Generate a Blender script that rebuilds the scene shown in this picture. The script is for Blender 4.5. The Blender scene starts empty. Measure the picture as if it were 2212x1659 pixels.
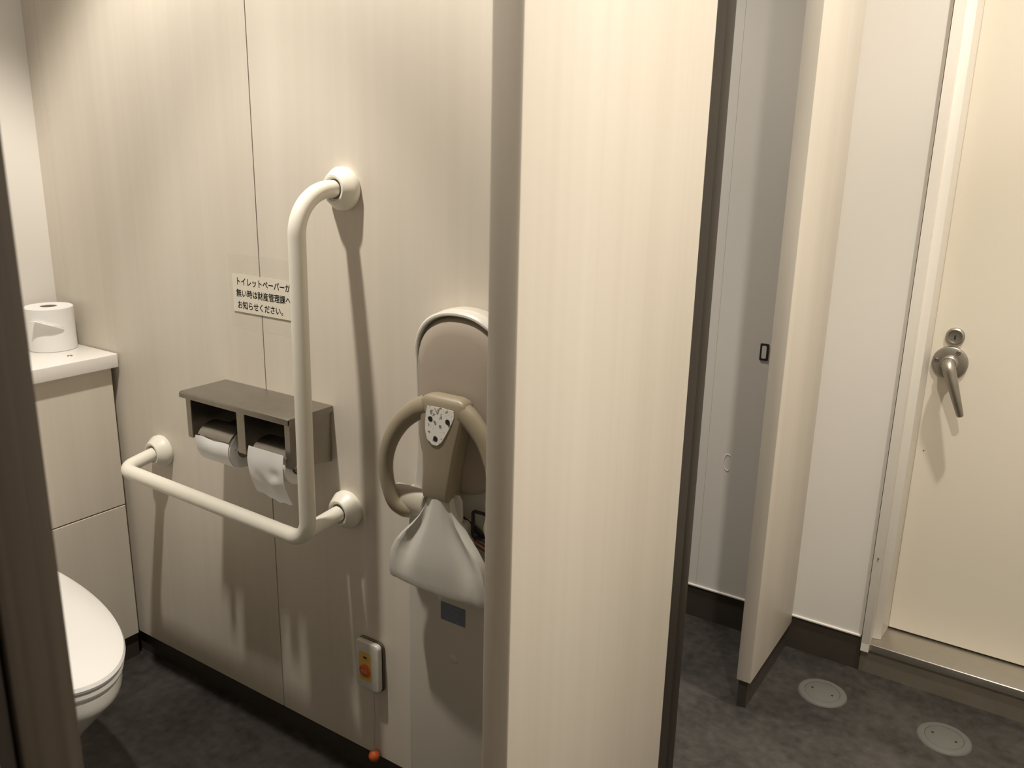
import bpy, bmesh, math, random
from mathutils import Vector, Matrix, Quaternion
random.seed(7)
S = bpy.context.scene
COL = S.collection
R = math.radians

# ------------------------------------------------------------------ camera
cam_d = bpy.data.cameras.new('camera'); cam = bpy.data.objects.new('camera', cam_d); COL.objects.link(cam)
cam_d.sensor_fit = 'HORIZONTAL'; cam_d.sensor_width = 36.0
cam_d.lens = 1852.92 / 2212 * 36.0
cam_d.clip_start = 0.02
YAW, PITCH, ROLL = 0.58047, 0.26805, -0.021945
fwd = Vector((-math.sin(YAW)*math.cos(PITCH), math.cos(YAW)*math.cos(PITCH), -math.sin(PITCH)))
rgt = Vector((math.cos(YAW), math.sin(YAW), 0)); dwn = fwd.cross(rgt)
r2 = rgt*math.cos(ROLL) + dwn*math.sin(ROLL); d2 = -rgt*math.sin(ROLL) + dwn*math.cos(ROLL)
m = Matrix((r2, -d2, -fwd)).transposed().to_4x4(); m.translation = Vector((0, 0, 1.45))
cam.matrix_world = m
cam_d.dof.use_dof = True; cam_d.dof.focus_distance = 1.95; cam_d.dof.aperture_fstop = 9.0
S.camera = cam

# ------------------------------------------------------------------ world, exposure, lamps
W = bpy.data.worlds.new('world'); S.world = W; W.use_nodes = True
W.node_tree.nodes['Background'].inputs[0].default_value = (1, .9, .78, 1)
W.node_tree.nodes['Background'].inputs[1].default_value = 0.0
S.view_settings.view_transform = 'Standard'; S.view_settings.look = 'None'
S.view_settings.gamma = 1.0; S.view_settings.use_curve_mapping = False
S.view_settings.exposure = 0.0

def lamp(name, loc, power, size, prof, col=(1, .93, .83)):
    """point lamp with a recessed-downlight beam; prof = (angle from straight down in degrees, relative intensity)"""
    l = bpy.data.lights.new(name, 'POINT'); l.energy = power; l.shadow_soft_size = size; l.color = col
    l.use_nodes = True; nt = l.node_tree; em = nt.nodes['Emission']
    tc = nt.nodes.new('ShaderNodeTexCoord'); sp = nt.nodes.new('ShaderNodeSeparateXYZ')
    nt.links.new(tc.outputs['Normal'], sp.inputs[0])
    ab = nt.nodes.new('ShaderNodeMath'); ab.operation = 'MULTIPLY'; ab.inputs[1].default_value = -1
    nt.links.new(sp.outputs['Z'], ab.inputs[0])
    ac = nt.nodes.new('ShaderNodeMath'); ac.operation = 'ARCCOSINE'; nt.links.new(ab.outputs[0], ac.inputs[0])
    dv = nt.nodes.new('ShaderNodeMath'); dv.operation = 'DIVIDE'; dv.inputs[1].default_value = math.pi/2
    nt.links.new(ac.outputs[0], dv.inputs[0])
    cr = nt.nodes.new('ShaderNodeValToRGB'); cr.color_ramp.interpolation = 'EASE'
    e = cr.color_ramp.elements
    while len(e) < len(prof): e.new(.5)
    for q, (a, v) in zip(e, prof): q.position = a/90; q.color = (v, v, v, 1)
    nt.links.new(dv.outputs[0], cr.inputs[0]); nt.links.new(cr.outputs[0], em.inputs['Strength'])
    o = bpy.data.objects.new(name, l); o.location = loc; COL.objects.link(o); return o
lamp('cubicle_downlight', (-1.42, .74, 2.68), 146, .035, ((0, .80), (11.5, .84), (16, 1.25), (24, 1.08), (29, .74), (39, 1.05), (47, .12), (66, 0)))
lamp('corridor_downlight', (.08, .78, 2.68), 176, .04, ((0, 1), (16, 1), (30, .60), (44, .5), (56, .25), (72, 0)))
lamp('corridor_downlight', (.09, 1.89, 2.68), 134, .04, ((0, 1), (16, 1), (30, .60), (44, .5), (56, .25), (72, 0)))
lamp('second_cubicle_fill', (-1.45, 1.85, 2.68), 130, .10, ((0, 1), (20, 1), (40, .6), (60, .2), (75, 0)), (1, .94, .85))  # added unseen lamp, brightens the back wall of the second cubicle

# ------------------------------------------------------------------ materials
def nodes(name):
    mt = bpy.data.materials.new(name); mt.use_nodes = True
    nt = mt.node_tree; return mt, nt, nt.nodes['Principled BSDF']
def plain(name, col, rough=.5, metal=0.0, spec=.5, bump=0, bscale=200, var=0.0, vscale=8, coat=0):
    mt, nt, p = nodes(name)
    p.inputs['Base Color'].default_value = (*col, 1); p.inputs['Roughness'].default_value = rough
    p.inputs['Metallic'].default_value = metal; p.inputs['Specular IOR Level'].default_value = spec
    p.inputs['Coat Weight'].default_value = coat
    tc = nt.nodes.new('ShaderNodeTexCoord')
    if var:
        n = nt.nodes.new('ShaderNodeTexNoise'); n.inputs['Scale'].default_value = vscale; n.inputs['Detail'].default_value = 4
        nt.links.new(tc.outputs['Object'], n.inputs['Vector'])
        mx = nt.nodes.new('ShaderNodeMix'); mx.data_type = 'RGBA'
        mx.inputs[6].default_value = (*[c*(1-var) for c in col], 1); mx.inputs[7].default_value = (*[min(1, c*(1+var)) for c in col], 1)
        nt.links.new(n.outputs['Fac'], mx.inputs[0]); nt.links.new(mx.outputs[2], p.inputs['Base Color'])
    if bump:
        n = nt.nodes.new('ShaderNodeTexNoise'); n.inputs['Scale'].default_value = bscale
        nt.links.new(tc.outputs['Object'], n.inputs['Vector'])
        b = nt.nodes.new('ShaderNodeBump'); b.inputs['Strength'].default_value = bump; b.inputs['Distance'].default_value = .001
        nt.links.new(n.outputs['Fac'], b.inputs['Height']); nt.links.new(b.outputs['Normal'], p.inputs['Normal'])
    return mt
def streaks(name, a, b, rough=.45, s1=(8, 8, .3), s2=(60, 60, .7), fine=.28, spec=.4):
    """wood-grain laminate: vertical streaks"""
    mt, nt, p = nodes(name)
    p.inputs['Roughness'].default_value = rough; p.inputs['Specular IOR Level'].default_value = spec
    tc = nt.nodes.new('ShaderNodeTexCoord')
    def ns(sc, det):
        mp = nt.nodes.new('ShaderNodeMapping'); mp.inputs['Scale'].default_value = sc
        nt.links.new(tc.outputs['Object'], mp.inputs['Vector'])
        n = nt.nodes.new('ShaderNodeTexNoise'); n.inputs['Scale'].default_value = 1; n.inputs['Detail'].default_value = det
        n.inputs['Roughness'].default_value = .6
        nt.links.new(mp.outputs[0], n.inputs['Vector']); return n
    n1, n2 = ns(s1, 3), ns(s2, 3)
    mx = nt.nodes.new('ShaderNodeMix'); mx.data_type = 'FLOAT'; mx.inputs[0].default_value = fine
    nt.links.new(n1.outputs['Fac'], mx.inputs[2]); nt.links.new(n2.outputs['Fac'], mx.inputs[3])
    cr = nt.nodes.new('ShaderNodeValToRGB'); cr.color_ramp.elements[0].position = .33; cr.color_ramp.elements[1].position = .67
    cr.color_ramp.elements[0].color = (*a, 1); cr.color_ramp.elements[1].color = (*b, 1)
    nt.links.new(mx.outputs[0], cr.inputs[0]); nt.links.new(cr.outputs[0], p.inputs['Base Color'])
    return mt
M = {}
M['grain'] = streaks('cream_woodgrain', (.625, .568, .482), (.685, .63, .545), .48)
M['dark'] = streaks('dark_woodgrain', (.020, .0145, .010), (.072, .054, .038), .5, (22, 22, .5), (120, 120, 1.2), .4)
M['white'] = plain('white_panel', (.72, .69, .64), .42, bump=.05, bscale=60)
M['doorwhite'] = plain('cream_door', (.72, .66, .55), .5, var=.03, vscale=3)
M['frame'] = plain('cream_frame', (.74, .70, .63), .4)
M['trim'] = plain('white_edge_trim', (.75, .72, .66), .3)
M['black'] = plain('dark_gap', (.01, .009, .008), .9)
M['joint'] = plain('joint_brown', (.10, .075, .05), .8)
M['ceil'] = plain('ceiling_board', (.72, .69, .63), .8)
M['darkshade'] = streaks('dark_woodgrain_shade', (.014, .010, .007), (.026, .019, .013), .5, (22, 22, .5), (120, 120, 1.2), .4)  # same dark laminate again, its unlit look put into the colour
M['base'] = plain('vinyl_baseboard', (.050, .041, .032), .42, var=.25, vscale=9)
M['counter'] = plain('white_countertop', (.80, .77, .73), .3)
M['ceramic'] = plain('white_ceramic', (.80, .79, .75), .12, coat=.3)
M['lid'] = plain('white_plastic_lid', (.84, .83, .80), .25)
M['ivory'] = plain('ivory_vinyl_bar', (.76, .73, .64), .38, bump=.04, bscale=500)
M['steel'] = plain('brushed_steel', (.30, .275, .235), .36, .9, var=.12, vscale=30)
M['steeldk'] = plain('steel_inside', (.16, .145, .12), .45, .7)
M['cast'] = plain('satin_nickel', (.36, .335, .29), .38, .9, var=.1, vscale=60)
M['sill'] = plain('stainless_sill', (.52, .49, .44), .32, .95, var=.06, vscale=40)
M['kick'] = plain('kick_steel', (.22, .195, .15), .30, .35, var=.2, vscale=12)
M['paper'] = plain('tissue_paper', (.86, .85, .83), .9, bump=.25, bscale=90)
M['card'] = plain('cardboard_core', (.34, .27, .22), .9)
M['chair'] = plain('warm_grey_plastic', (.55, .52, .455), .4, bump=.03, bscale=400)
M['rim'] = plain('pale_grey_rim', (.66, .64, .58), .3)
M['pad'] = plain('taupe_pad', (.37, .315, .255), .55, bump=.08, bscale=500)
M['ring'] = plain('khaki_guard', (.27, .23, .16), .4)
M['hub'] = plain('grey_hub', (.42, .385, .31), .4)
M['horn'] = plain('pale_grey_seat', (.50, .485, .44), .33)
M['orange'] = plain('orange_red', (.62, .12, .025), .45)
M['yellow'] = plain('yellow_panel', (.70, .46, .12), .5)
M['ink'] = plain('black_ink', (.015, .014, .013), .7)
M['inkwhite'] = plain('pale_print', (.75, .5, .4), .7)
M['cord'] = plain('pale_cord', (.5, .47, .42), .7)
M['blue'] = plain('faded_blue_label', (.13, .155, .20), .5)
M['blueline'] = plain('pale_blue_print', (.20, .225, .27), .6)
M['red'] = plain('red_print', (.30, .07, .05), .6)
M['strap'] = plain('black_strap', (.02, .018, .016), .6)
M['label'] = plain('cream_label', (.71, .665, .56), .45)
M['capmetal'] = plain('dull_alloy', (.118, .116, .103), .6, .0, .3, bump=.1, bscale=700)
def film():
    mt, nt, p = nodes('clear_film')
    p.inputs['Base Color'].default_value = (.72, .68, .58, 1); p.inputs['Roughness'].default_value = .3
    p.inputs['Alpha'].default_value = .045
    return mt
M['film'] = film()
def badge():
    mt, nt, p = nodes('worn_badge')
    p.inputs['Roughness'].default_value = .5
    tc = nt.nodes.new('ShaderNodeTexCoord')
    n = nt.nodes.new('ShaderNodeTexVoronoi'); n.inputs['Scale'].default_value = 95
    nt.links.new(tc.outputs['Object'], n.inputs['Vector'])
    n2 = nt.nodes.new('ShaderNodeTexNoise'); n2.inputs['Scale'].default_value = 150
    nt.links.new(tc.outputs['Object'], n2.inputs['Vector'])
    cr = nt.nodes.new('ShaderNodeValToRGB'); e = cr.color_ramp.elements
    e[0].position = .36; e[0].color = (.20, .17, .13, 1); e[1].position = .43; e[1].color = (.74, .72, .67, 1)
    nt.links.new(n2.outputs['Fac'], cr.inputs[0]); nt.links.new(cr.outputs[0], p.inputs['Base Color'])
    return mt
M['badge'] = badge()
def floor_mat():
    mt, nt, p = nodes('mottled_vinyl_floor')
    tc = nt.nodes.new('ShaderNodeTexCoord')
    n = nt.nodes.new('ShaderNodeTexNoise'); n.inputs['Scale'].default_value = 6; n.inputs['Detail'].default_value = 6; n.inputs['Roughness'].default_value = .65
    n2 = nt.nodes.new('ShaderNodeTexNoise'); n2.inputs['Scale'].default_value = 38; n2.inputs['Detail'].default_value = 6
    n3 = nt.nodes.new('ShaderNodeTexNoise'); n3.inputs['Scale'].default_value = 400
    for q in (n, n2, n3): nt.links.new(tc.outputs['Object'], q.inputs['Vector'])
    mx = nt.nodes.new('ShaderNodeMix'); mx.data_type = 'FLOAT'; mx.inputs[0].default_value = .4
    nt.links.new(n.outputs['Fac'], mx.inputs[2]); nt.links.new(n2.outputs['Fac'], mx.inputs[3])
    cr = nt.nodes.new('ShaderNodeValToRGB'); e = cr.color_ramp.elements
    e[0].position = .38; e[0].color = (.021, .0188, .0165, 1); e[1].position = .62; e[1].color = (.058, .052, .046, 1)
    nt.links.new(mx.outputs[0], cr.inputs[0]); nt.links.new(cr.outputs[0], p.inputs['Base Color'])
    p.inputs['Roughness'].default_value = .5; p.inputs['Specular IOR Level'].default_value = .35
    b = nt.nodes.new('ShaderNodeBump'); b.inputs['Strength'].default_value = .15; b.inputs['Distance'].default_value = .001
    nt.links.new(n3.outputs['Fac'], b.inputs['Height']); nt.links.new(b.outputs['Normal'], p.inputs['Normal'])
    return mt
M['floor'] = floor_mat()

# ------------------------------------------------------------------ mesh helpers
ORG = {}
def BM(): return bmesh.new()
def merge(bm, other, mi=0):
    for f in other.faces: f.material_index = mi
    me = bpy.data.meshes.new('tmp'); other.to_mesh(me); other.free(); bm.from_mesh(me); bpy.data.meshes.remove(me)
def box(bm, x0, x1, y0, y1, z0, z1, bev=0.0, seg=2, mi=0):
    t = BM(); bmesh.ops.create_cube(t, size=1)
    for v in t.verts:
        v.co = Vector((x0 if v.co.x < 0 else x1, y0 if v.co.y < 0 else y1, z0 if v.co.z < 0 else z1))
    if bev: bmesh.ops.bevel(t, geom=list(t.edges), offset=bev, segments=seg, affect='EDGES', profile=.5)
    merge(bm, t, mi); return bm
def prism(bm, pts, axis, a, b, bev=0.0, seg=2, mi=0):
    """pts: 2-D outline in the two remaining axes, extruded along axis from a to b"""
    t = BM()
    def mk(p, d): return {'x': (d, p[0], p[1]), 'y': (p[0], d, p[1]), 'z': (p[0], p[1], d)}[axis]
    va = [t.verts.new(mk(p, a)) for p in pts]; vb = [t.verts.new(mk(p, b)) for p in pts]
    n = len(pts); t.faces.new(va); t.faces.new(vb[::-1])
    for i in range(n): t.faces.new((va[i], vb[i], vb[(i+1) % n], va[(i+1) % n]))
    bmesh.ops.recalc_face_normals(t, faces=t.faces)
    if bev:
        cap = [e for e in t.edges if len({round({'x': v.co.x, 'y': v.co.y, 'z': v.co.z}[axis], 6) for v in e.verts}) == 1]
        bmesh.ops.bevel(t, geom=cap, offset=bev, segments=seg, affect='EDGES', profile=.5)
    merge(bm, t, mi); return bm
def frames(pts):
    ts = []
    for i in range(len(pts)):
        a = pts[max(0, i-1)]; b = pts[min(len(pts)-1, i+1)]; ts.append((b-a).normalized())
    n = ts[0].orthogonal().normalized(); out = []
    for i, t in enumerate(ts):
        if i: n = (n - t*n.dot(t)).normalized()
        out.append((t, n, t.cross(n)))
    return out
def tube(bm, pts, rad, sides=20, cap=True, sx=1.0, mi=0, ref=None):
    pts = [Vector(p) for p in pts]; t = BM(); rings = []
    rs = rad if isinstance(rad, (list, tuple)) else [rad]*len(pts)
    for p, (tg, n, b), r in zip(pts, frames(pts), rs):
        if ref is not None:
            b = Vector(ref).normalized(); b = (b - tg*b.dot(tg)).normalized(); n = b.cross(tg)
        rings.append([t.verts.new(p + n*math.cos(2*math.pi*k/sides)*r*sx + b*math.sin(2*math.pi*k/sides)*r) for k in range(sides)])
    for i in range(len(rings)-1):
        for k in range(sides):
            t.faces.new((rings[i][k], rings[i][(k+1) % sides], rings[i+1][(k+1) % sides], rings[i+1][k]))
    if cap: t.faces.new(rings[0][::-1]); t.faces.new(rings[-1])
    bmesh.ops.recalc_face_normals(t, faces=t.faces)
    merge(bm, t, mi); return bm
def fillet(pts, rads, n=12):
    """round the corners of a polyline"""
    pts = [Vector(p) for p in pts]; out = [pts[0]]
    for i in range(1, len(pts)-1):
        p, r = pts[i], rads[i-1]
        a = (pts[i-1]-p).normalized(); b = (pts[i+1]-p).normalized()
        ang = a.angle(b); d = r/math.tan(ang/2)
        c = p + (a+b).normalized()*(r/math.sin(ang/2))
        s, e = p+a*d - c, p+b*d - c; tot = s.angle(e)
        ax = s.cross(e).normalized()
        for k in range(n+1): out.append(c + Quaternion(ax, tot*k/n) @ s)
    out.append(pts[-1]); return out
def smooth_path(pts, n=8):
    """Catmull-Rom through points"""
    pts = [Vector(p) for p in pts]; P = [pts[0]*2-pts[1]] + pts + [pts[-1]*2-pts[-2]]; out = []
    for i in range(1, len(P)-2):
        for k in range(n):
            u = k/n; a, b, c, d = P[i-1], P[i], P[i+1], P[i+2]
            out.append(.5*((2*b)+(c-a)*u+(2*a-5*b+4*c-d)*u*u+(3*b-a-3*c+d)*u**3))
    out.append(pts[-1]); return out
def lathe(bm, prof, org, axis, sides=40, mi=0):
    """prof: (radius, distance along axis) pairs"""
    ax = Vector(axis).normalized(); n = ax.orthogonal().normalized(); b = ax.cross(n); org = Vector(org)
    t = BM(); rings = []
    for r, h in prof:
        if r < 1e-6: rings.append([t.verts.new(org+ax*h)])
        else: rings.append([t.verts.new(org+ax*h+(n*math.cos(2*math.pi*k/sides)+b*math.sin(2*math.pi*k/sides))*r) for k in range(sides)])
    for A, B in zip(rings, rings[1:]):
        for k in range(sides):
            q = (k+1) % sides
            if len(A) == 1 and len(B) == 1: continue
            if len(A) == 1: t.faces.new((A[0], B[k], B[q]))
            elif len(B) == 1: t.faces.new((A[k], A[q], B[0]))
            else: t.faces.new((A[k], A[q], B[q], B[k]))
    bmesh.ops.recalc_face_normals(t, faces=t.faces)
    merge(bm, t, mi); return bm
def loft(bm, rings, closed=True, caps=True, mi=0):
    t = BM(); V = [[t.verts.new(Vector(p)) for p in r] for r in rings]
    for A, B in zip(V, V[1:]):
        n = len(A)
        for k in range(n if closed else n-1): t.faces.new((A[k], A[(k+1) % n], B[(k+1) % n], B[k]))
    if caps and closed: t.faces.new(V[0][::-1]); t.faces.new(V[-1])
    bmesh.ops.recalc_face_normals(t, faces=t.faces)
    merge(bm, t, mi); return bm
def rrect(x0, x1, z0, z1, r, n=6):
    out = []
    for cx, cz, a0 in ((x1-r, z0+r, -90), (x1-r, z1-r, 0), (x0+r, z1-r, 90), (x0+r, z0+r, 180)):
        for k in range(n+1):
            a = R(a0+90*k/n); out.append((cx+r*math.cos(a), cz+r*math.sin(a)))
    return out
def obj(name, bm, mats, parent=None, smooth=True, angle=35, label=None):
    root = parent
    while root is not None and root.parent is not None: root = root.parent
    off = ORG.get(root.name, Vector()) if root is not None else Vector()
    bmesh.ops.remove_doubles(bm, verts=bm.verts, dist=1e-6)
    for v in bm.verts: v.co -= off
    if smooth:
        for f in bm.faces: f.smooth = True
        for e in bm.edges:
            if len(e.link_faces) != 2 or e.calc_face_angle(0) > R(angle): e.smooth = False
    me = bpy.data.meshes.new(name); bm.to_mesh(me); bm.free()
    for q in (mats if isinstance(mats, list) else [mats]): me.materials.append(q)
    o = bpy.data.objects.new(name, me); COL.objects.link(o)
    if parent is not None: o.parent = parent
    if label: o['label'] = label
    return o
def tag(o, label, cat, group=None):
    o['label'] = label; o['category'] = cat
    if group: o['group'] = group
    return o
def thing(name, label, cat, loc, group=None):
    o = bpy.data.objects.new(name, None); COL.objects.link(o); o.empty_display_size = .05
    o.location = loc; ORG[o.name] = Vector(loc); return tag(o, label, cat, group)
def struct(name, bm, mats, parent=None, **k):
    o = obj(name, bm, mats, parent, **k)
    if parent is None: o['kind'] = 'structure'
    return o
def dup(root, loc, label, group=None):
    r = root.copy(); COL.objects.link(r); r.location = loc; r['label'] = label
    if group: r['group'] = group
    for ch in list(root.children):
        c = ch.copy(); COL.objects.link(c); c.parent = r
        for g in ch.children:
            d = g.copy(); COL.objects.link(d); d.parent = c
    return r

# ------------------------------------------------------------------ key dimensions (metres)
YA, YB = 1.272, 2.41          # grab-bar wall, far wall
XL, XP, XR = -2.355, -.55, .80  # cubicle end wall, cubicle front plane, corridor right wall
YN, ZC = -.9, 2.70

# ------------------------------------------------------------------ room shell
b = BM(); box(b, XL-.05, XR+.05, YN-.05, YB+.25, -.05, 0); struct('floor', b, M['floor'])
b = BM(); box(b, XL-.05, XR+.05, YN-.05, YB+.25, ZC, ZC+.05); struct('ceiling', b, M['ceil'])
b = BM(); box(b, XL-.04, XL, YN, YB+.2, 0, ZC); struct('wall_left', b, M['white'])
b = BM(); box(b, XR, XR+.04, YN, YB+.2, 0, ZC); struct('wall_right', b, M['white'])
b = BM(); box(b, XL, XR, YN-.04, YN, 0, ZC); struct('wall_near', b, M['white'])

# wall with the grab bars: cream panels hung proud of a dark recessed skirting
b = BM(); zb = .066
for x0, x1 in ((XL, -2.2945), (-2.2937, -1.5092), (-1.5062, XP-.045)):
    box(b, x0, x1, YA, YA+.016, zb, ZC)
box(b, XL, XP-.045, YA+.016, YA+.03, .0, ZC, mi=1)
struct('wall_middle', b, [M['grain'], M['joint']], smooth=False)
b = BM(); box(b, XL, XP-.045, YA+.008, YA+.0165, 0, zb-.002); struct('baseboard_middle', b, M['base'])

# pilaster between the two cubicle doorways, its edge and lit face both cream wood-grain
b = BM(); box(b, XP-.045, XP, .848, 1.417, .07, ZC, .004, 2); struct('wall_front', b, M['grain'])
b = BM(); box(b, XP-.038, XP-.006, .856, 1.417, 0, .07); struct('baseboard_front', b, M['base'])
# corridor side panel left of the first doorway
b = BM(); box(b, XP-.045, XP, YN, .2215, .07, ZC, .003, 2); struct('wall_corridor', b, M['grain'])
b = BM(); box(b, XP-.038, XP-.006, YN, .219, 0, .07); struct('baseboard_corridor', b, M['base'])
# stub partition beyond the second doorway
b = BM(); box(b, XP-.0385, XP, 2.03, YB, .085, ZC, .002, 2); struct('wall_stub', b, M['grain'])
b = BM(); box(b, XP-.034, XP-.010, 2.04, YB, 0, .085); struct('baseboard_stub', b, M['base'])

b = BM(); box(b, XP-.045, XP, .219, .848, 2.12, ZC); struct('wall_header', b, M['grain'])
b = BM(); box(b, XP-.045, XP, 1.417, 2.03, 2.12, ZC); struct('wall_header_far', b, M['grain'])
# dark door posts and dark doors folded back into the cubicles
b = BM(); box(b, XP-.043, XP-.006, .2215, .234, 0, 2.12, .001, 1); struct('trim_1', b, M['darkshade'])
b = BM(); box(b, XP-.66, XP-.002, .2365, .278, .02, 2.1, .003, 2)
d2o = struct('door_2', b, M['dark'])
b = BM(); box(b, XP-.043, XP-.002, 1.417, 1.464, 0, 2.12, .002, 1); struct('trim_2', b, M['darkshade'])
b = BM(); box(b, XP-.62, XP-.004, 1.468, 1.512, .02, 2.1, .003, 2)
d3o = struct('door_3', b, M['darkshade'])

# far wall: white panels over a dark skirting, with the door opening
DX0, DX1 = -.348, .52
b = BM(); zt = .114
for x0, x1 in ((XL, -.8583), (-.8577, XP-.0005), (XP-.0005, DX0-.003), (DX1, XR)):
    box(b, x0, x1, YB, YB+.016, zt, ZC)
box(b, DX0-.003, DX1, YB, YB+.016, 2.05, ZC)
box(b, XL, DX0+.001, YB+.016, YB+.05, 0, ZC, mi=1); box(b, DX1-.004, XR, YB+.016, YB+.05, 0, ZC, mi=1); box(b, DX0, DX1, YB+.016, YB+.05, 2.05, ZC, mi=1)
struct('wall_far', b, [M['white'], M['joint']], smooth=False)
b = BM(); box(b, XL, DX0, YB+.002, YB+.0165, 0, zt-.006); box(b, DX1, XR, YB+.002, YB+.0165, 0, zt-.006)
struct('baseboard_far', b, M['base'])
b = BM(); box(b, XL, DX0-.004, YB-.005, YB+.012, zt-.006, zt, .0012, 1); struct('trim_3', b, M['trim'])

# ------------------------------------------------------------------ white service door on its raised steel sill
YD = 2.53
b = BM(); box(b, -.3005, DX1-.03, YD, YD+.04, .100, 2.02, .002, 1)
door = struct('door_1', b, M['doorwhite'])
b = BM()
prism(b, [(-.3475, YB-.014), (-.326, YB-.014), (-.326, YB+.03), (-.3045, YB+.034), (-.3005, YD-.012), (-.3005, YD+.05), (-.3475, YD+.05)], 'z', .0965, 2.05, .002, 2)
prism(b, [(-.3475, YB-.014), (-.326, YB-.014), (-.326, YB-.0068), (-.3475, YB-.0068)], 'z', .072, .0965)
prism(b, [(DX1, YB-.014), (DX1-.022, YB-.014), (DX1-.022, YB+.03), (DX1-.03, YB+.05), (DX1-.03, YD+.05), (DX1, YD+.05)], 'z', .0965, 2.05, .002, 2)
box(b, -.326, DX1-.022, YB-.014, YD+.05, 2.021, 2.05)
obj('door_frame', b, M['frame'], door)
b = BM(); box(b, -.3475, DX1, YB-.006, YD+.05, .072, .096, .003, 3)
obj('door_sill', b, M['sill'], door, label='stainless steel door sill with a bright front edge')
b = BM(); box(b, -.3475, DX1, YB+.001, YD, 0, .070); obj('kick_plate', b, M['kick'], door, label='brownish steel riser under the door sill')
# lever set
rose = (-.2485, YD, .919)
b = BM(); lathe(b, [(0, 0), (.0435, 0), (.0445, .003), (.0435, .008), (.040, .010), (.022, .0105), (.022, .017), (.0205, .019), (.0205, .026), (.018, .028), (0, .028)], rose, (0, -1, 0), 48)
rs = obj('lever_rose', b, M['cast'], door)
b = BM()
for dx, dz in ((-.033, .004), (.017, .030)):
    lathe(b, [(0, .0), (.006, .0), (.006, .012), (.0045, .0135), (0, .0125)], (rose[0]+dx, YD, rose[2]+dz), (0, -1, 0), 16)
obj('rose_screw', b, M['steeldk'], rs)
b = BM()
p0 = Vector((rose[0], YD-.02, rose[2])); p1 = Vector((rose[0]+.001, YD-.056, rose[2]+.004)); p2 = Vector((-.1995, YD-.058, .792))
lp = fillet([p0, p1, p2], [.016], 8); n = len(lp)
tube(b, lp + [p2+(p2-p1).normalized()*.0035], [.0155]*2 + [.0165]*(n-3) + [.0088, .006], 24)
obj('lever_handle', b, M['cast'], door, label='tapered satin nickel lever handle pointing down')
lk = (-.246, YD, .991)
b = BM(); lathe(b, [(0, 0), (.0235, 0), (.0225, .008), (.019, .011), (.016, .0105), (.015, .006), (0, .005)], lk, (0, -1, 0), 40)
lo = obj('lock_cylinder', b, M['cast'], door)
b = BM(); box(b, lk[0]-.0018, lk[0]+.0018, YD-.0068, YD-.004, lk[2]-.008, lk[2]+.003); obj('keyhole', b, M['black'], lo, smooth=False)
b = BM(); lathe(b, [(0, 0), (.0022, 0), (.0016, .006), (0, .007)], (-.335, YB-.014, .367), (0, -1, 0), 12)
lathe(b, [(0, 0), (.0016, 0), (.0012, .002), (0, .002)], (-.279, YD, .661), (0, -1, 0), 12)
obj('screw', b, M['steeldk'], door)

# catch plate and worn ring on the far wall, seen through the second doorway
t = thing('strike_plate', 'small dark framed latch plate on the grey wall inside the second cubicle', 'latch plate', (-.715, YB, .90))
b = BM(); prism(b, rrect(-.7275, -.7025, .8755, .9255, .003, 3), 'y', YB, YB-.003, .0006, 1); obj('plate_rim', b, M['ink'], t)
b = BM(); prism(b, rrect(-.7215, -.7085, .882, .919, .003, 3), 'y', YB-.003, YB-.0042); obj('plate_face', b, M['rim'], t)
b = BM(); tube(b, [(-.793+.012*math.cos(a), YB+.0008, .545+.026*math.sin(a)) for a in [R(60+k*12) for k in range(21)]], .0024, 8)
tag(obj('wall_hook', b, M['white']), 'faint pale ring-shaped hook low on the grey wall of the second cubicle', 'hook')

# ------------------------------------------------------------------ cistern cabinet and countertop
XF = -2.098
t = thing('cistern_cabinet', 'cream wood-grain cabinet behind the toilet with one horizontal joint', 'cabinet', (-2.22, .75, 0))
b = BM(); box(b, XL+.002, XF, .26, 1.2565, .4765, .868, .0012, 1); obj('upper_panel', b, M['grain'], t)
b = BM(); box(b, XL+.002, XF, .26, 1.2565, .074, .4735, .0012, 1); obj('lower_panel', b, M['grain'], t)
b = BM(); box(b, XL+.002, XF-.008, .26, 1.2565, 0, .074); obj('plinth', b, M['base'], t, label='dark recessed plinth')
b = BM(); box(b, XL+.002, XF-.006, .262, 1.255, .470, .480); obj('joint_strip', b, M['joint'], t)
t = thing('countertop', 'white countertop on the cabinet holding a toilet roll', 'countertop', (-2.22, .75, .868))
b = BM(); box(b, XL+.002, -2.0795, .25, 1.268, .8685, .9055, .0025, 3); obj('slab', b, M['counter'], t)
b = BM(); lathe(b, [(0, 0), (.007, 0), (.006, .0015), (0, .0015)], (-2.148, 1.177, .9055), (0, 0, 1), 20); obj('screw_cap', b, M['cast'], t, label='small grey screw cap')

# ------------------------------------------------------------------ toilet rolls
def roll_mesh(c, axis, R_, L, ri=.019):
    b = BM(); h = L/2
    lathe(b, [(ri, -h), (R_-.002, -h), (R_, -h+.002), (R_, h-.002), (R_-.002, h), (ri, h), (ri, -h)], c, axis, 48); return b
def core_mesh(c, axis, L, ri=.0188):
    b = BM(); h = L/2-.0005
    lathe(b, [(ri, -h), (ri, h), (ri-.0014, h), (ri-.0014, -h), (ri, -h)], c, axis, 32); return b
rc = Vector((-2.266, 1.200, .9055))
t = thing('toilet_roll', 'upright white toilet roll standing on the countertop with a torn loose end', 'toilet roll', rc)
b = roll_mesh(rc+Vector((0, 0, .0575)), (0, 0, 1), .0595, .115, .021); obj('paper', b, M['paper'], t)
b = core_mesh(rc+Vector((0, 0, .0572)), (0, 0, 1), .114, .0208); obj('core', b, M['card'], t, label='brown cardboard core')
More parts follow.
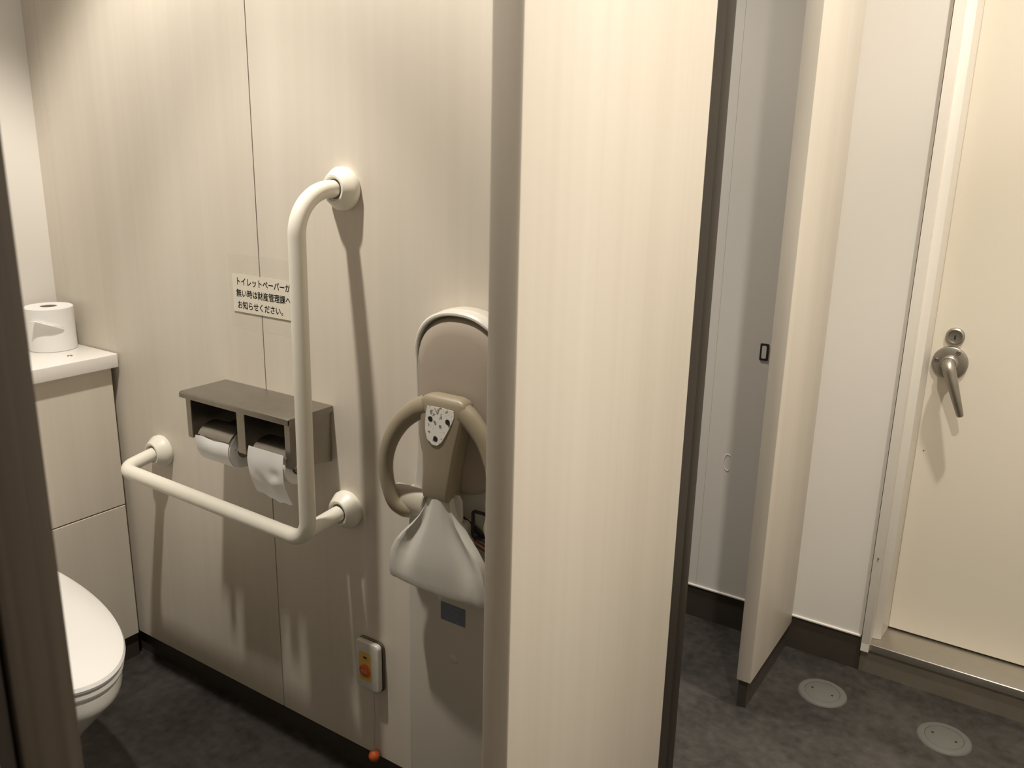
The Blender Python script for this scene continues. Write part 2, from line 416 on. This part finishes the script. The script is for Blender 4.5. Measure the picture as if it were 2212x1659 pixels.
def sheet(grid, thick=.0006):
    """thin paper from a grid of points, with a real thickness"""
    b = BM(); nu, nv = len(grid), len(grid[0])
    V = [[b.verts.new(Vector(p)) for p in row] for row in grid]
    for i in range(nu-1):
        for j in range(nv-1): b.faces.new((V[i][j], V[i+1][j], V[i+1][j+1], V[i][j+1]))
    bmesh.ops.recalc_face_normals(b, faces=b.faces)
    bmesh.ops.solidify(b, geom=list(b.faces), thickness=thick); return b
g = []
for i in range(11):                     # torn tongue standing off the roll, narrowing to the right
    u = i/10; row = []
    for j in range(6):
        v = j/5
        a = R(-86 + 66*u); w = (1-u)**.6
        r = .0600 + .002*u + .022*v*w
        z = .9055 + .085 - .022*u**1.2 + .004*v*w + .0015*math.sin(9*u)*v
        row.append((rc.x + r*math.cos(a+R(22)), rc.y + r*math.sin(a+R(22)), z))
    g.append(row)
obj('loose_end', sheet(g), M['paper'], t)

# steel twin holder
HX0, HX1, HZ = -1.650, -1.296, .9055
HF = 1.1425
t = thing('toilet_roll_holder', 'brushed steel twin toilet-roll holder with shelf top on the wall', 'roll holder', (-1.473, YA, .78))
b = BM()
prism(b, [(YA-.0005, HZ), (HF+.006, HZ), (HF+.002, HZ-.0015), (HF, HZ-.006), (HF, HZ-.0135), (HF+.0025, HZ-.0135), (HF+.0025, HZ-.004), (YA-.0005, HZ-.003)], 'x', HX0, HX1, .0012, 2)
for x in (HX0+.0008, HX1-.0008):
    box(b, x-.0012, x+.0012, HF+.004, YA-.0005, HZ-.0135, HZ-.002)
obj('shelf_top', b, M['steel'], t)
b = BM(); box(b, -1.634, -1.306, YA-.004, YA-.0005, .778, .900); obj('back_plate', b, M['steeldk'], t)
def side(x, w, zf, zbk, nm):
    b = BM()
    prism(b, [(HF+.004, .8915), (YA-.004, .8915), (YA-.004, zbk), (HF+.004, zf)], 'x', x-.0015, x+.0015)
    box(b, x-w/2, x+w/2, HF+.003, HF+.0065, zf, .8915, .0008, 1)
    return obj(nm, b, M['steel'], t)
side(-1.6225, .017, .800, .782, 'side_plate'); side(-1.302, .017, .797, .778, 'side_plate'); side(-1.4465, .026, .799, .786, 'divider')
rolls = []
for k, (xc, rr) in enumerate(((-1.5385, .043), (-1.3585, .040))):
    cy, cz = 1.183, .790
    # hinged cutter flap hugging the roll
    g = []
    for i in range(15):
        a = R(35 + (141-35)*i/14); r_ = .0485
        g.append([(xc-.0535, cy+r_*math.cos(a), cz+r_*math.sin(a)), (xc+.0535, cy+r_*math.cos(a), cz+r_*math.sin(a))])
    e = g[-1]; g.append([(p[0], p[1]-.003, p[2]-.005) for p in e])
    s_ = [[(p[0], p[1]+.05, p[2]+.012) for p in g[0]]] + g
    obj('cutter_flap', sheet(s_, .0014), M['steel'], t)
    b = BM(); lathe(b, [(0, -.0545), (.0168, -.0545), (.0168, .0545), (0, .0545)], (xc, cy, cz), (1, 0, 0), 24); obj('spindle', b, M['steel'], t)
    for sx in (-1, 1):
        b = BM(); x = xc + sx*.0575
        tube(b, fillet([(x+sx*.008, cy-.022, .803), (x+sx*.008, cy-.030, .797), (x-sx*.002, cy-.030, .797), (x-sx*.002, cy+.0, .793)], [.003, .003], 4), .0014, 8)
        obj('wire_arm', b, M['sill'], t)
    rolls.append((xc, cy, cz, rr))
# left roll: full, only a torn edge sticking out under the flap
xc, cy, cz, rr = rolls[0]
t = thing('toilet_roll', 'white toilet roll in the left bay of the steel holder, almost full', 'toilet roll', (xc, cy, cz), 'toilet rolls in the steel holder')
obj('paper', roll_mesh((xc, cy, cz), (1, 0, 0), rr, .107), M['paper'], t)
obj('core', core_mesh((xc, cy, cz), (1, 0, 0), .1065), M['card'], t)
g = []
for i in range(7):
    u = i/6; a = R(152+80*u)
    row = []
    for j in range(9):
        v = j/8; lift = .0012 + (.008*(1-v*4)*max(0, 1-u*4)**.7 if v < .25 else 0)
        row.append((xc-.0545+.107*v, cy+(rr+lift)*math.cos(a), cz+(rr+lift)*math.sin(a)+.002*math.sin(9*v)*(1-u)))
    g.append(row)
obj('loose_end', sheet(g), M['paper'], t)
xc, cy, cz, rr = rolls[1]
t = thing('toilet_roll', 'white toilet roll in the right bay of the holder, crumpled sheet hanging down', 'toilet roll', (xc, cy, cz), 'toilet rolls in the steel holder')
obj('paper', roll_mesh((xc-.003, cy, cz), (1, 0, 0), rr, .098), M['paper'], t)
obj('core', core_mesh((xc-.003, cy, cz), (1, 0, 0), .0975), M['card'], t)
g = []; nu, nv = 26, 22
for i in range(nu):
    u = i/(nu-1); row = []
    for j in range(nv):
        v = j/(nv-1)
        L = .118 + .010*math.sin(3.0*v) - .012*(1-v) + .0022*math.sin(23*v+1)*(1 if i == nu-1 else .3)
        s = u*L
        y = cy-.043-.004 - .004*math.sin(min(1, s/.04)*math.pi*.5) + .021*max(0, (s-.055)/.06)**1.7
        z = .828 - s*.98
        d = .0036*math.exp(-(((v-.75)/.13)**2+((u-.42)/.10)**2)) + .0026*math.exp(-(((v-.25)/.16)**2+((u-.55)/.12)**2)) + .0024*math.exp(-(((v-.42)/.10)**2+((u-.78)/.05)**2)) - .002*math.exp(-(((v-.62)/.12)**2+((u-.62)/.09)**2))
        y += d + .0012*math.sin(11*v+5*u)*u
        x = xc-.0535+.107*v + (.003*u*u*(1-v) - .003*math.sin(u*6)*(1-v)) + .001*u**3*v
        row.append((x, y, z))
    g.append(row)
obj('hanging_sheet', sheet(g), M['paper'], t)

# ------------------------------------------------------------------ L-shaped grab bar
t = thing('grab_bar', 'ivory L-shaped grab bar fixed to the wall by three round flanges', 'grab bar', (-1.25, YA, .65))
BY, br = 1.145, .0172
fl = [(-1.922, .668), (-1.258, .676), (-1.240, 1.366)]
path = fillet([(fl[0][0], YA-.02, fl[0][1]), (-1.908, BY, .657), (-1.2525, BY, .645), (-1.2455, BY, 1.366), (fl[2][0], YA-.02, fl[2][1])], [.040, .048, .085], 14)
b = BM(); tube(b, path, br, 28); obj('bent_bar', b, M['ivory'], t)
b = BM(); tube(b, [(fl[1][0], YA-.02, fl[1][1]), (-1.262, BY+.004, .664)], br, 28); obj('support_arm', b, M['ivory'], t)
for x, z in fl:
    b = BM(); lathe(b, [(0, 0), (.041, 0), (.0425, .003), (.0425, .013), (.041, .016), (.030, .033), (.0275, .0355), (.0235, .0355), (.0225, .032), (.0178, .030), (0, .030)], (x, YA-.0006, z), (0, -1, 0), 48)
    f = obj('wall_flange', b, M['ivory'], t)
    b = BM(); lathe(b, [(.0172, .0), (.0188, .0), (.0188, .0022), (.0172, .0022)], (x, YA-.0305, z), (0, -1, 0), 32); obj('flange_gap', b, M['joint'], f)

# ------------------------------------------------------------------ notice
def text_mesh(body, size, bold, x0, y, z0, spacing=1.0, sx=1.0):
    cu = bpy.data.curves.new('t', 'FONT'); cu.body = body; cu.size = size; cu.offset = bold; cu.space_character = spacing
    cu.resolution_u = 3; cu.extrude = .0001
    o = bpy.data.objects.new('t', cu); COL.objects.link(o)
    bpy.context.view_layer.update()
    dg = bpy.context.evaluated_depsgraph_get(); me = bpy.data.meshes.new_from_object(o.evaluated_get(dg))
    b = BM(); b.from_mesh(me)
    for v in b.verts: v.co = Vector((x0 + v.co.x*sx, y - v.co.z, z0 + v.co.y))
    bmesh.ops.recalc_face_normals(b, faces=b.faces)
    bpy.data.objects.remove(o); bpy.data.curves.remove(cu); bpy.data.meshes.remove(me)
    return b
t = thing('paper_notice', 'cream notice with three lines of black Japanese writing taped above the roll holder', 'notice', (-1.50, YA, 1.12))
b = BM(); prism(b, rrect(-1.600, -1.395, 1.0775, 1.1635, .002, 3), 'y', YA-.0012, YA-.0018); obj('label_card', b, M['label'], t)
b = BM(); prism(b, rrect(-1.612, -1.38, 1.040, 1.209, .003, 3), 'y', YA-.0003, YA-.0009); obj('clear_film', b, M['film'], t)
b = BM()
for s_, z_ in (('トイレットペーパーが', 1.1405), ('無い時は財産管理課へ', 1.1135), ('お知らせください。', 1.0865)):
    for dx, dz in ((-.0004, 0), (.0004, 0), (0, .0003), (0, -.0003), (.0002, .0002)):
        merge(b, text_mesh(s_, .0195, 0, (-1.5885 if s_[0] != 'お' else -1.5865)+dx, YA-.0018, z_+dz, 1.0, .92))
obj('lettering', b, M['ink'], t, smooth=False)

# ------------------------------------------------------------------ emergency call unit
t = thing('call_button', 'white emergency call unit with a red button low on the wall', 'call button', (-1.195, YA, .31))
b = BM(); prism(b, rrect(-1.2345, -1.1600, .2485, .3725, .012, 5), 'y', YA-.0005, YA-.006, .001, 1); obj('backing_frame', b, M['steeldk'], t)
b = BM(); prism(b, rrect(-1.2335, -1.1625, .2505, .3715, .011, 5), 'y', YA-.006, YA-.020, .004, 3); obj('cover', b, M['rim'], t)
b = BM(); prism(b, rrect(-1.2205, -1.1850, .272, .345, .006, 4), 'y', YA-.020, YA-.0206); yp = obj('yellow_panel', b, M['yellow'], t)
b = BM(); lathe(b, [(0, 0), (.0158, 0), (.0155, .003), (.013, .0042), (0, .0046)], (-1.2025, YA-.0206, .2985), (0, -1, 0), 32); bt = obj('button', b, M['orange'], t, label='round orange-red button')
b = text_mesh('呼出', .0095, .0001, -1.2118, YA-.0254, .2952); obj('lettering', b, M['inkwhite'], bt, smooth=False)
b = BM(); box(b, -1.2065, -1.1975, YA-.0222, YA-.0206, .330, .3345, .0005, 1); obj('indicator', b, M['ink'], t)
b = BM(); tube(b, [(-1.185, YA-.012, .2515), (-1.1855, YA-.011, .17), (-1.187, YA-.014, .084)], .0012, 8); obj('pull_cord', b, M['cord'], t)
b = BM(); bmesh.ops.create_uvsphere(b, u_segments=24, v_segments=14, radius=.0135)
for v in b.verts: v.co += Vector((-1.187, YA-.0145, .074))
obj('pull_ball', b, M['orange'], t, label='orange ball on the pull cord')

# ------------------------------------------------------------------ toilet
t = thing('toilet', 'white toilet with closed lid in front of the cabinet, half hidden by the dark door', 'toilet', (-1.75, .78, 0))
TX, TY = -1.977, .780
def egg(a, hw, back, z, n=144, sh=0):
    """half ellipse forward of TX, rounded-square behind"""
    pts = []
    for k in range(n):
        th = 2*math.pi*k/n; c, s = math.cos(th), math.sin(th)
        if c >= 0: x, y = a*c, hw*s
        else:
            x = -back*abs(c)**.45; y = hw*(abs(s)**.6)*(1 if s > 0 else -1)
        pts.append((TX+sh+x, TY+y, z))
    return pts
b = BM(); loft(b, [egg(.505, .190, .06, .4175), egg(.5185, .1985, .065, .4195), egg(.521, .2005, .067, .426), egg(.517, .198, .065, .433), egg(.500, .188, .06, .4385), egg(.40, .145, .05, .4435), egg(.22, .08, .03, .4465), egg(.02, .01, .005, .447)])
obj('lid', b, M['lid'], t)
b = BM(); loft(b, [egg(.500, .186, .055, .397), egg(.513, .195, .06, .399), egg(.516, .197, .062, .405), egg(.514, .196, .06, .411), egg(.502, .187, .055, .4145)])
obj('seat', b, M['lid'], t)
b = BM()
loft(b, [egg(.30, .115, .06, .0), egg(.30, .117, .06, .02), egg(.295, .115, .06, .07), egg(.315, .118, .06, .14), egg(.36, .130, .06, .205), egg(.415, .150, .06, .265), egg(.465, .170, .06, .315), egg(.493, .182, .06, .345), egg(.506, .188, .06, .358), egg(.509, .190, .06, .372), egg(.507, .189, .06, .388), egg(.495, .182, .06, .3955)])
obj('bowl', b, M['ceramic'], t)
b = BM(); prism(b, rrect(TY-.19, TY+.19, .397, .452, .02, 5), 'x', XF+.002, TX-.045, .008, 3); obj('seat_hinge_cover', b, M['lid'], t)

# ------------------------------------------------------------------ folded baby seat on the wall
t = thing('baby_seat', 'grey and khaki folded baby seat mounted on the wall beside the cream pilaster', 'baby seat', (-.905, YA, .14))
CX = -.922
def seat_fit(bm):
    """the folded seat sits close against its back plate"""
    for v in bm.verts:
        v.co = Vector((-.9425+(v.co.x+.8985)*1.049, 1.176+(v.co.y-1.12)*.76, .8206+(v.co.z-.85)*1.049))
    return bm
def arch(hw, ztop, zsh, n=24, ex=2.2):
    """right half to left half of a rounded top"""
    pts = []
    for k in range(n+1):
        th = math.pi*k/n; c, s = math.cos(th), math.sin(th)
        pts.append((CX+hw*abs(c)**(2/ex)*(1 if c >= 0 else -1), zsh+(ztop-zsh)*abs(s)**(2/ex)))
    return pts
out = arch(.113, 1.166, 1.060)
body = [(CX-.113, .86), (CX-.118, .82), (CX-.135, .74), (CX-.139, .68), (CX-.139, .10), (CX-.128, .08), (CX-.10, .075), (CX+.10, .075), (CX+.128, .08), (CX+.139, .10), (CX+.139, .68), (CX+.135, .74), (CX+.118, .82), (CX+.113, .86)] + out
b = BM(); prism(b, body, 'y', YA-.0005, YA-.034, .006, 3); obj('back_plate', b, M['chair'], t)
# rim hood round the top of the pad
b = BM(); pr = [(CX+.111, .93)] + arch(.111, 1.163, 1.058, 36) + [(CX-.111, .93)]
dep = []
for i, (x, z) in enumerate(pr):
    h = max(0, min(1, (z-1.03)/.12)); dep.append(.0005+.0185*h)
rings = []
for (x, z), dpt in zip(pr, dep):
    nx, nz = (x-CX), (z-1.03); l = math.hypot(nx, nz); nx, nz = nx/l, nz/l; w = .0085
    y0, y1 = YA-.030, YA-.034-dpt
    rings.append([(x+nx*.0015, y0, z+nz*.0015), (x+nx*.0005, y1+.003, z+nz*.0005), (x-nx*.003, y1, z-nz*.003), (x-nx*(w-.002), y1, z-nz*(w-.002)), (x-nx*w, y1+.002, z-nz*w), (x-nx*w, y0, z-nz*w)])
loft(b, rings); obj('rim_hood', b, M['rim'], t, label='pale raised rim over the back pad')
# pad
def pad_outline(hw, zt_, zs, zb_, zl, n=40):
    pts = []
    for k in range(n):
        th = 2*math.pi*k/n; c, s = math.cos(th), math.sin(th)
        x = hw*abs(c)**(2/2.4)*(1 if c >= 0 else -1)
        z = zs+(zt_-zs)*abs(s)**(2/2.3) if s >= 0 else zl-(zl-zb_)*abs(s)**(2/2.3)
        pts.append((CX+x, z))
    return pts
b = BM(); po = pad_outline(.1005, 1.1525, 1.045, .808, .935); cz = .985
rings = []
for sc, d in ((1, .0), (1, .004), (.985, .010), (.94, .016), (.80, .020), (.5, .022), (.15, .0225)):
    rings.append([(CX+(x-CX)*sc, YA-.0335-d, cz+(z-cz)*sc) for x, z in po])
loft(b, rings); obj('back_pad', b, M['pad'], t)
# guard: centre column
b = BM()
cols = [(1.0335, .020, 1.138, 1.152), (1.0325, .032, 1.130, 1.158), (1.029, .043, 1.124, 1.160), (1.022, .049, 1.1205, 1.161), (1.008, .050, 1.119, 1.163), (.985, .0455, 1.120, 1.168), (.94, .038, 1.121, 1.172), (.89, .0325, 1.1215, 1.175), (.85, .0305, 1.121, 1.178), (.838, .0295, 1.124, 1.178)]
XC = -.8985
rings = []
for z, hw, yf, yb in cols:
    xs = XC + .018*max(0, (z-.85)/.17)
    rr_ = .007; ring = []
    for cx_, cy_, a0 in ((xs+hw-rr_, yf+rr_, -90), (xs+hw-rr_, yb-rr_, 0), (xs-hw+rr_, yb-rr_, 90), (xs-hw+rr_, yf+rr_, 180)):
        for k in range(5):
            a = R(a0+90*k/4); ring.append((cx_+rr_*math.cos(a), cy_+rr_*math.sin(a), z))
    rings.append(ring)
loft(b, rings); gcol = obj('guard_column', seat_fit(b), M['ring'], t, angle=50)
for sgn in (-1, 1):
    pts = [(-.040, 1.138, 1.008), (-.064, 1.136, .995), (-.094, 1.134, .966), (-.1155, 1.132, .926), (-.1245, 1.133, .882), (-.1235, 1.136, .842), (-.113, 1.141, .805), (-.097 if sgn < 0 else -.116, 1.149, .791), (-.084 if sgn < 0 else -.112, 1.158, .788)]
    P = smooth_path([(XC+.004-sgn*dx*1.0 + .014*(0 if k > 4 else 1-k/4)*1, y, z) for k, (dx, y, z) in enumerate(pts)], 6)
    n_ = len(P); rad = [.021-.0055*min(1, i/(n_*.45)) for i in range(n_)]
    b = BM(); tube(b, P, rad, 20, sx=1.0); obj('guard_loop', seat_fit(b), M['ring'], t)
for x0, x1 in ((-1.018, -.942), (-.782, -.752)):
    b = BM()
    lathe(b, [(0, 0), (.026, 0), (.028, .002), (.028, x1-x0-.002), (.026, x1-x0), (0, x1-x0)], (x0, 1.172, .803), (1, 0, 0), 32)
    box(b, x0+.012, x1-.012, 1.172, YA-.03, .785, .821, .004, 2)
    obj('pivot_hub', seat_fit(b), M['hub'], t)
# worn triangular badge with three screw holes
b = BM(); bo = [(-.911, 1.013), (-.880, 1.0145), (-.852, 1.013), (-.853, 1.000), (-.860, .985), (-.871, .965), (-.880, .951), (-.890, .943), (-.902, .9435), (-.912, .952), (-.916, .968), (-.916, .985), (-.914, 1.000)]
prism(b, [(x, z) for x, z in bo], 'y', 1.1215, 1.1185); bd = obj('badge', seat_fit(b), M['badge'], gcol, smooth=False, label='worn white triangular badge')
for x, z in ((-.904, .990), (-.866, .991), (-.893, .955)):
    b = BM(); lathe(b, [(0, 0), (.0052, 0), (.0046, .0006), (0, .0006)], (x, 1.1185, z), (0, -1, 0), 16); obj('screw_hole', seat_fit(b), M['black'], gcol)
# bell-shaped front of the folded seat
b = BM(); rings = []
prof = [(.842, .026, 1.128, .022), (.832, .028, 1.127, .022), (.815, .033, 1.124, .024), (.795, .045, 1.121, .026), (.775, .062, 1.118, .028), (.755, .081, 1.115, .030), (.735, .097, 1.112, .031), (.715, .107, 1.110, .032), (.695, .111, 1.109, .033), (.675, .112, 1.110, .033), (.663, .1115, 1.110, .032), (.6575, .110, 1.1115, .030)]
for z, hw, yf, th in prof:
    ring = []; n_ = 26
    for k in range(n_+1):
        u = -1+2*k/n_
        groove = .016*math.exp(-((abs(u)-.66)/.17)**2)*min(1, (hw-.02)/.05)*max(0, min(1, (z-.675)/.06))     # channel inside the raised side edge
        lip = -.004*math.exp(-((abs(u)-.95)/.06)**2)
        y = yf + .012*abs(u)**3 + groove + lip - .004*(1-u*u)
        ring.append((XC+.004+hw*u, y, z))
    for k in range(n_, -1, -1):
        u = -1+2*k/n_; ring.append((XC+.004+hw*u*.985, yf+th+.012*abs(u)**3*.4, z))
    rings.append(ring)
loft(b, rings); sf = obj('seat_front', seat_fit(b), M['horn'], t, angle=60)
b = BM(); box(b, -.945, -.850, 1.140, YA-.03, .675, .79, .012, 3); obj('seat_bracket', seat_fit(b), M['chair'], t)
b = BM(); prism(b, [(-.881, .842), (-.884, .80), (-.868, .785), (-.852, .80), (-.853, .836), (-.860, .847), (-.872, .848)], 'y', 1.150, 1.160, .002, 2); obj('hinge_tab', seat_fit(b), M['horn'], t)
# straps and warning label behind the seat
b = BM(); P = smooth_path([(-.948, YA-.037, .762), (-.920, YA-.040, .757), (-.895, YA-.041, .748), (-.868, YA-.040, .732), (-.84, YA-.038, .708)], 5)
tube(b, P, .0075, 8, sx=.3, ref=(0, 0, 1)); obj('strap', b, M['strap'], t, label='black safety strap')
b = BM(); prism(b, [(-.935, .745), (-.800, .712), (-.800, .675), (-.935, .70)], 'y', YA-.034, YA-.0346); wl = obj('warning_label', b, M['chair'], t)
b = BM()
for k in range(3):
    z0 = .737-.010*k
    prism(b, [(-.925, z0), (-.83, z0-.024), (-.83, z0-.028), (-.925, z0-.004)], 'y', YA-.0346, YA-.0349)
obj('print', b, M['red'], wl, smooth=False)
b = BM(); bx0, bx1, bz0, bz1, yb = -.882, -.845, .732, .786, YA-.052
tube(b, fillet([(bx0, yb, .76), (bx0, yb, bz1), (bx1, yb, bz1), (bx1, yb, bz0), (bx0, yb, bz0), (bx0, yb, .762)], [.006]*4, 4), .0034, 10)
box(b, bx1-.004, bx1+.004, yb, YA-.033, .752, .766)
obj('buckle', b, M['strap'], t, label='black rectangular strap buckle')
b = BM(); prism(b, rrect(-.9735, -.9115, .517, .5575, .001, 2), 'y', YA-.0338, YA-.0345); bl = obj('care_label', b, M['blue'], t, label='faded blue instruction label')
b = BM()
for k in range(7): box(b, -.970, -.923-.006*(k % 3), YA-.0348, YA-.0345, .5205+.005*k, .522+.005*k)
obj('print', b, M['blueline'], bl, smooth=False)
b = BM(); lathe(b, [(0, 0), (.0105, 0), (.0098, .0018), (.007, .003), (0, .0034)], (-.941, YA-.034, .434), (0, -1, 0), 28); obj('screw_cap', b, M['chair'], t)

# ------------------------------------------------------------------ floor cleanout covers
t = thing('floor_cleanout', 'round alloy floor cleanout cover close to the stub partition', 'floor cover', (-.405, 2.232, 0), 'floor cleanout covers')
c = Vector((-.405, 2.232, 0))
b = BM(); lathe(b, [(.047, .001), (.047, .0055), (.0605, .0055), (.0645, .003), (.066, 0), (.047, .0)], c, (0, 0, 1), 56); obj('rim', b, M['capmetal'], t)
b = BM(); lathe(b, [(0, .0005), (.0462, .0005), (.0462, .0052), (.0455, .0056), (0, .0056)], c, (0, 0, 1), 48); cp = obj('cap', b, M['capmetal'], t)
for sx in (-1, 1):
    b = BM(); lathe(b, [(0, 0), (.0034, 0), (.0034, .0004), (0, .0004)], c+Vector((sx*.028, -sx*.004, .0056)), (0, 0, 1), 12); obj('key_hole', b, M['black'], cp)
dup(t, (-.093, 2.216, 0), 'round alloy floor cleanout cover further right, in front of the door sill')
